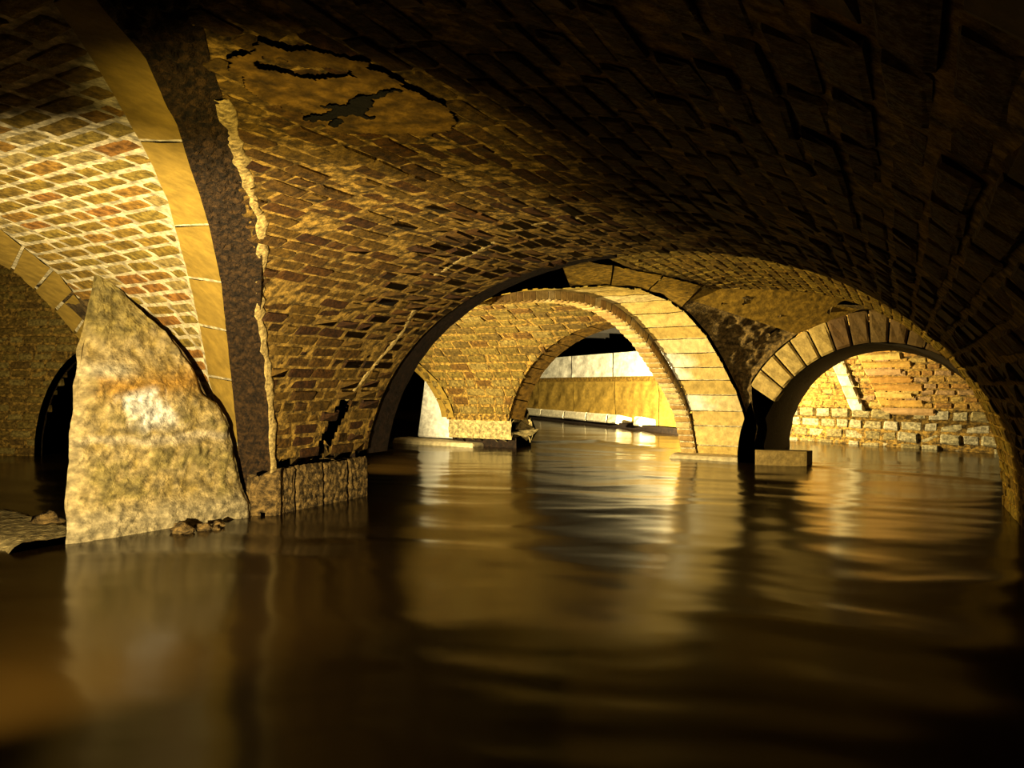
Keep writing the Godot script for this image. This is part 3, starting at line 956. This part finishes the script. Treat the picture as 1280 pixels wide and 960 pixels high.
func beyond() -> void:
	# gold brick wall behind the right arch, on a base of squared rubble
	var we := base("wall_east", "gold lit brick wall behind the right arch, on a base of pale squared rubble", "wall", Vector3.ZERO, "structure")
	var gold := [Color(0.50, 0.26, 0.045), Color(0.56, 0.32, 0.06), Color(0.44, 0.22, 0.04), Color(0.60, 0.40, 0.10), Color(0.50, 0.30, 0.12)]
	var pale := [Color(0.42, 0.34, 0.16), Color(0.52, 0.44, 0.24), Color(0.34, 0.26, 0.10), Color(0.58, 0.50, 0.32)]
	var e0 := P(13.9, -2.9, 0)
	var e1 := P(12.0, 1.6, 0)
	var sees := P(9, -1, 1)
	flat_wall(we, e0, e1, 0.62, 2.3, {"course": 0.1, "length": 0.25, "joint": 0.018, "jit": 0.002, "tone": pick(gold), "bed": mat.mortar_dirty, "sees": sees})
	flat_wall(we, e0, e1, -0.1, 0.6, {"course": 0.175, "length": 0.3, "joint": 0.03, "jit": 0.01, "called": "rubble_block", "tone": pick(pale), "bed": mat.mortar_dirty, "sees": sees})
	var dr := (e1 - e0).normalized()
	var nn := Vector3(0, 1, 0).cross(dr)
	if nn.dot(sees - e0) < 0: nn = -nn
	var rake := base("raking_stones", "pale raking band of dressed stones across the gold brick wall behind the right arch", "stone band", e0 + dr * 2.4)
	for k in 5:
		var f := 1.92 + 0.085 * k
		var y := 1.55 - 0.2 * k
		var corner := func(df: float, dy: float) -> Vector3: return e0 + dr * (f + df) + Vector3(0, y + dy, 0) + nn * 0.07
		put(rake, "band_stone", block([corner.call(0.085, -0.19), corner.call(0.30, -0.19), corner.call(0.22, 0.0), corner.call(0.0, 0.0)], 0.12, Color(0.80, 0.70, 0.46) if k % 2 == 0 else Color(0.7, 0.56, 0.3), 0.01), mat.ashlar_vary)
	for k in 9:
		var f := 2.36 + 0.055 * k
		var y := 1.62 - 0.125 * k
		var corner := func(df: float, dy: float) -> Vector3: return e0 + dr * (f + df) + Vector3(0, y + dy, 0) + nn * 0.03
		put(rake, "course_stone", block([corner.call(0.05, -0.105), corner.call(0.62 + 0.1 * (k % 3), -0.105), corner.call(0.6 + 0.1 * (k % 3), 0.0), corner.call(0.0, 0.0)], 0.1, gold[(k * 3) % 5].darkened(0.12), 0.012), mat.ashlar_vary)
	# the long retaining wall of the far channel
	var wf := base("wall_far", "long channel wall far behind the centre arch, gold below a white parapet", "wall", Vector3.ZERO, "structure")
	var f0 := P(23.2, -15.5, 0)
	var f1 := P(13.4, -2.9, 0)
	var fs := P(12, -9, 1)
	var fd := (f1 - f0).normalized()
	var fn := Vector3(0, 1, 0).cross(fd)
	if fn.dot(fs - f0) < 0: fn = -fn
	var wide := f0.distance_to(f1)
	var panel := func(a: float, b: float, y0: float, y1: float, off: float, deep: float, m: Material, called: String, amp: float):
		var g := []
		for j in 9:
			var row := []
			for i in 17: row.append(f0 + fd * lerpf(a, b, i / 16.0) + fn * off + Vector3(0, lerpf(y0, y1, j / 8.0), 0))
			g.append(row)
		put(wf, called, sheet(roughen(g, fs, amp, 3.0), deep, fs), m)
	var cut := [0.0, 3.0, 5.4, 7.7, 9.9, 12.0, 13.8, wide]
	for k in 7:
		panel.call(cut[k] + 0.02, cut[k + 1] - 0.02, 1.16, 1.74, 0.06, 0.3, mat.white if k > 2 else mat.mud, "parapet_stone", 0.02)
		panel.call(cut[k] + 0.01, cut[k + 1] - 0.01, -0.3, 1.16, 0.0, 0.3, mat.ashlar, "wall_panel", 0.03)
	panel.call(0.0, wide, 1.06, 1.17, 0.10, 0.15, mat.plaster, "string_course", 0.03)
	var kc := [0.0, 2.0, 3.9, 5.6, 7.2, 8.7, 10.1, 11.3, 12.3, 12.75, 13.4, 13.7, wide]
	for k in 12:
		if k == 9 or k == 11: continue
		var a: float = kc[k] + 0.015
		var b: float = kc[k + 1] - 0.015
		put(wf, "kerb_stone", block([f0 + fd * a + fn * 0.45 + Vector3(0, 0.26, 0), f0 + fd * b + fn * 0.45 + Vector3(0, 0.26, 0), f0 + fd * b + fn * 0.0 + Vector3(0, 0.36, 0), f0 + fd * a + Vector3(0, 0.36, 0)] if false else [f0 + fd * a + fn * 0.42 + Vector3(0, 0.1, 0), f0 + fd * b + fn * 0.42 + Vector3(0, 0.1, 0), f0 + fd * b + fn * 0.38 + Vector3(0, 0.3, 0), f0 + fd * a + fn * 0.38 + Vector3(0, 0.3, 0)], 0.4, Color(0.72, 0.66, 0.5), 0.008), mat.ashlar_vary)
	panel.call(0.0, wide, -0.2, 0.12, 0.35, 0.2, mat.dark_stone, "kerb_foot", 0.03)
	# dark joisted roof over the channel
	var rf := base("ceiling_004", "dark joisted roof over the far channel", "ceiling", Vector3.ZERO, "structure")
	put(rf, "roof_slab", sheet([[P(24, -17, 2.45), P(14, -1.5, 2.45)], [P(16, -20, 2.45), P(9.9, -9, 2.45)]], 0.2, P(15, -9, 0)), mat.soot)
	for k in 9:
		var c0 := f0 + fd * (2.0 + 1.55 * k) + Vector3(0, 2.45, 0) - fn * 0.2
		var c1 := c0 + fn * 2.6
		put(rf, "joist", block([c0 + fd * -0.1 + Vector3(0, -0.28, 0), c1 + fd * -0.1 + Vector3(0, -0.28, 0), c1 + fd * 0.1 + Vector3(0, -0.28, 0), c0 + fd * 0.1 + Vector3(0, -0.28, 0)], -0.26, Color(0.09, 0.05, 0.03), 0.01), mat.soot)
	# the dim brick wall at the end of the left passage, with a low dark archway
	var ww := base("wall_west", "dim olive brick wall at the end of the left passage with a low black archway", "wall", Vector3.ZERO, "structure")
	var w0 := P(4.3, -12.9, 0)
	var w1 := P(6.4, -8.0, 0)
	var olive := [Color(0.30, 0.20, 0.04), Color(0.24, 0.15, 0.03), Color(0.36, 0.26, 0.07), Color(0.20, 0.12, 0.025)]
	var wd := (w1 - w0).normalized()
	var arch := func(at: Vector3) -> bool:
		var t := (at - w0).dot(wd)
		return pow((t - 3.55) / 1.0, 2.0) + pow(at.y / 1.55, 2.0) > 1.0
	flat_wall(ww, w0, w1, 0.0, 2.7, {"course": 0.12, "length": 0.28, "joint": 0.025, "tone": pick(olive), "bed": mat.mortar_dirty, "sees": P(0, -8, 1), "keep": arch, "backing": false})
	var g := []
	var kept := []
	for j in 61:
		var row := []
		var kr := []
		for i in 81:
			var p := w0.lerp(w1, i / 80.0) + Vector3(0, lerpf(-0.2, 2.7, j / 60.0), 0)
			row.append(p)
			kr.append(arch.call(p))
		g.append(row)
		kept.append(kr)
	put(ww, "mortar_bed", sheet(g, 0.3, P(0, -8, 1), null, kept), mat.mortar_dirty)
	var rev := []
	for j in 25:
		var a := PI * j / 24.0
		var p := w0 + wd * (3.55 - 0.94 * cos(a)) + Vector3(0, 1.47 * sin(a) - (0.2 if j == 0 or j == 24 else 0.0), 0)
		rev.append([p + Vector3(0.05, 0, 0.03), p + Vector3(-0.5, 0, -0.35)])
	put(ww, "arch_reveal", sheet(rev, 0.08, w0 + wd * 3.55 + Vector3(0, 0.5, 0)), mat.rough_stone)
	# bed of the stream
	var fl := base("floor", "dark stream bed under the water", "stream bed", Vector3.ZERO, "structure")
	put(fl, "bed", sheet([[P(-3, -22, -0.7), P(-3, 4, -0.7)], [P(30, -22, -0.7), P(30, 4, -0.7)]], 0.2, P(5, -5, 3)), mat.bed)

# ------------------------------------------------------------------ water
func ridge(u: float, v: float, a: Vector2, b: Vector2) -> float:      # a standing ripple on the water
	var q := Vector2(u, v)
	var c := Geometry2D.get_closest_point_to_segment(q, a, b)
	var d := q.distance_to(c)
	return 0.028 * exp(-pow(d / 0.13, 2.0)) if d < 0.5 else 0.0

func water() -> void:
	var m := StandardMaterial3D.new()
	m.albedo_color = Color(0.085, 0.052, 0.010)
	m.roughness = 0.17
	m.metallic_specular = 0.31
	var flow := FastNoiseLite.new()
	flow.seed = 12
	flow.noise_type = FastNoiseLite.TYPE_SIMPLEX_SMOOTH
	flow.frequency = 1.0
	flow.fractal_octaves = 2
	var us := []
	var u := -2.6
	while u < 26.0:
		us.append(u)
		u += 0.045 if u < 10.0 else 0.2
	var vs := []
	var v := -16.5
	while v < 3.0:
		vs.append(v)
		v += 0.05 if v > -6.5 else 0.25
	var g := []
	for a in us:
		var row := []
		for b in vs:
			var x: float = a * 0.488 + b * 0.873
			var z: float = a * 0.873 - b * 0.488
			var bend := z + 0.25 * x + 0.35 * flow.get_noise_2d(x * 0.35, z * 0.35)
			var h := 0.010 * flow.get_noise_2d(x * 0.45 + 9.0, bend * 1.15) + 0.0013 * flow.get_noise_2d(x * 1.6, bend * 4.5 + 30.0)
			h += ridge(a, b, Vector2(10.5, -5.9), Vector2(11.4, -4.7)) + ridge(a, b, Vector2(11.3, -4.7), Vector2(10.4, -3.2)) + 0.6 * ridge(a, b, Vector2(9.2, -1.0), Vector2(8.8, 0.6))
			row.append(P(a, b, h))
		g.append(row)
	var o := put(self, "stream_water", sheet(g, 0.0, P(3, -2, 5)), m)
	tag(o, "dark brown stream sliding smoothly between the piers, mirroring the lit arches", "water", "stuff")
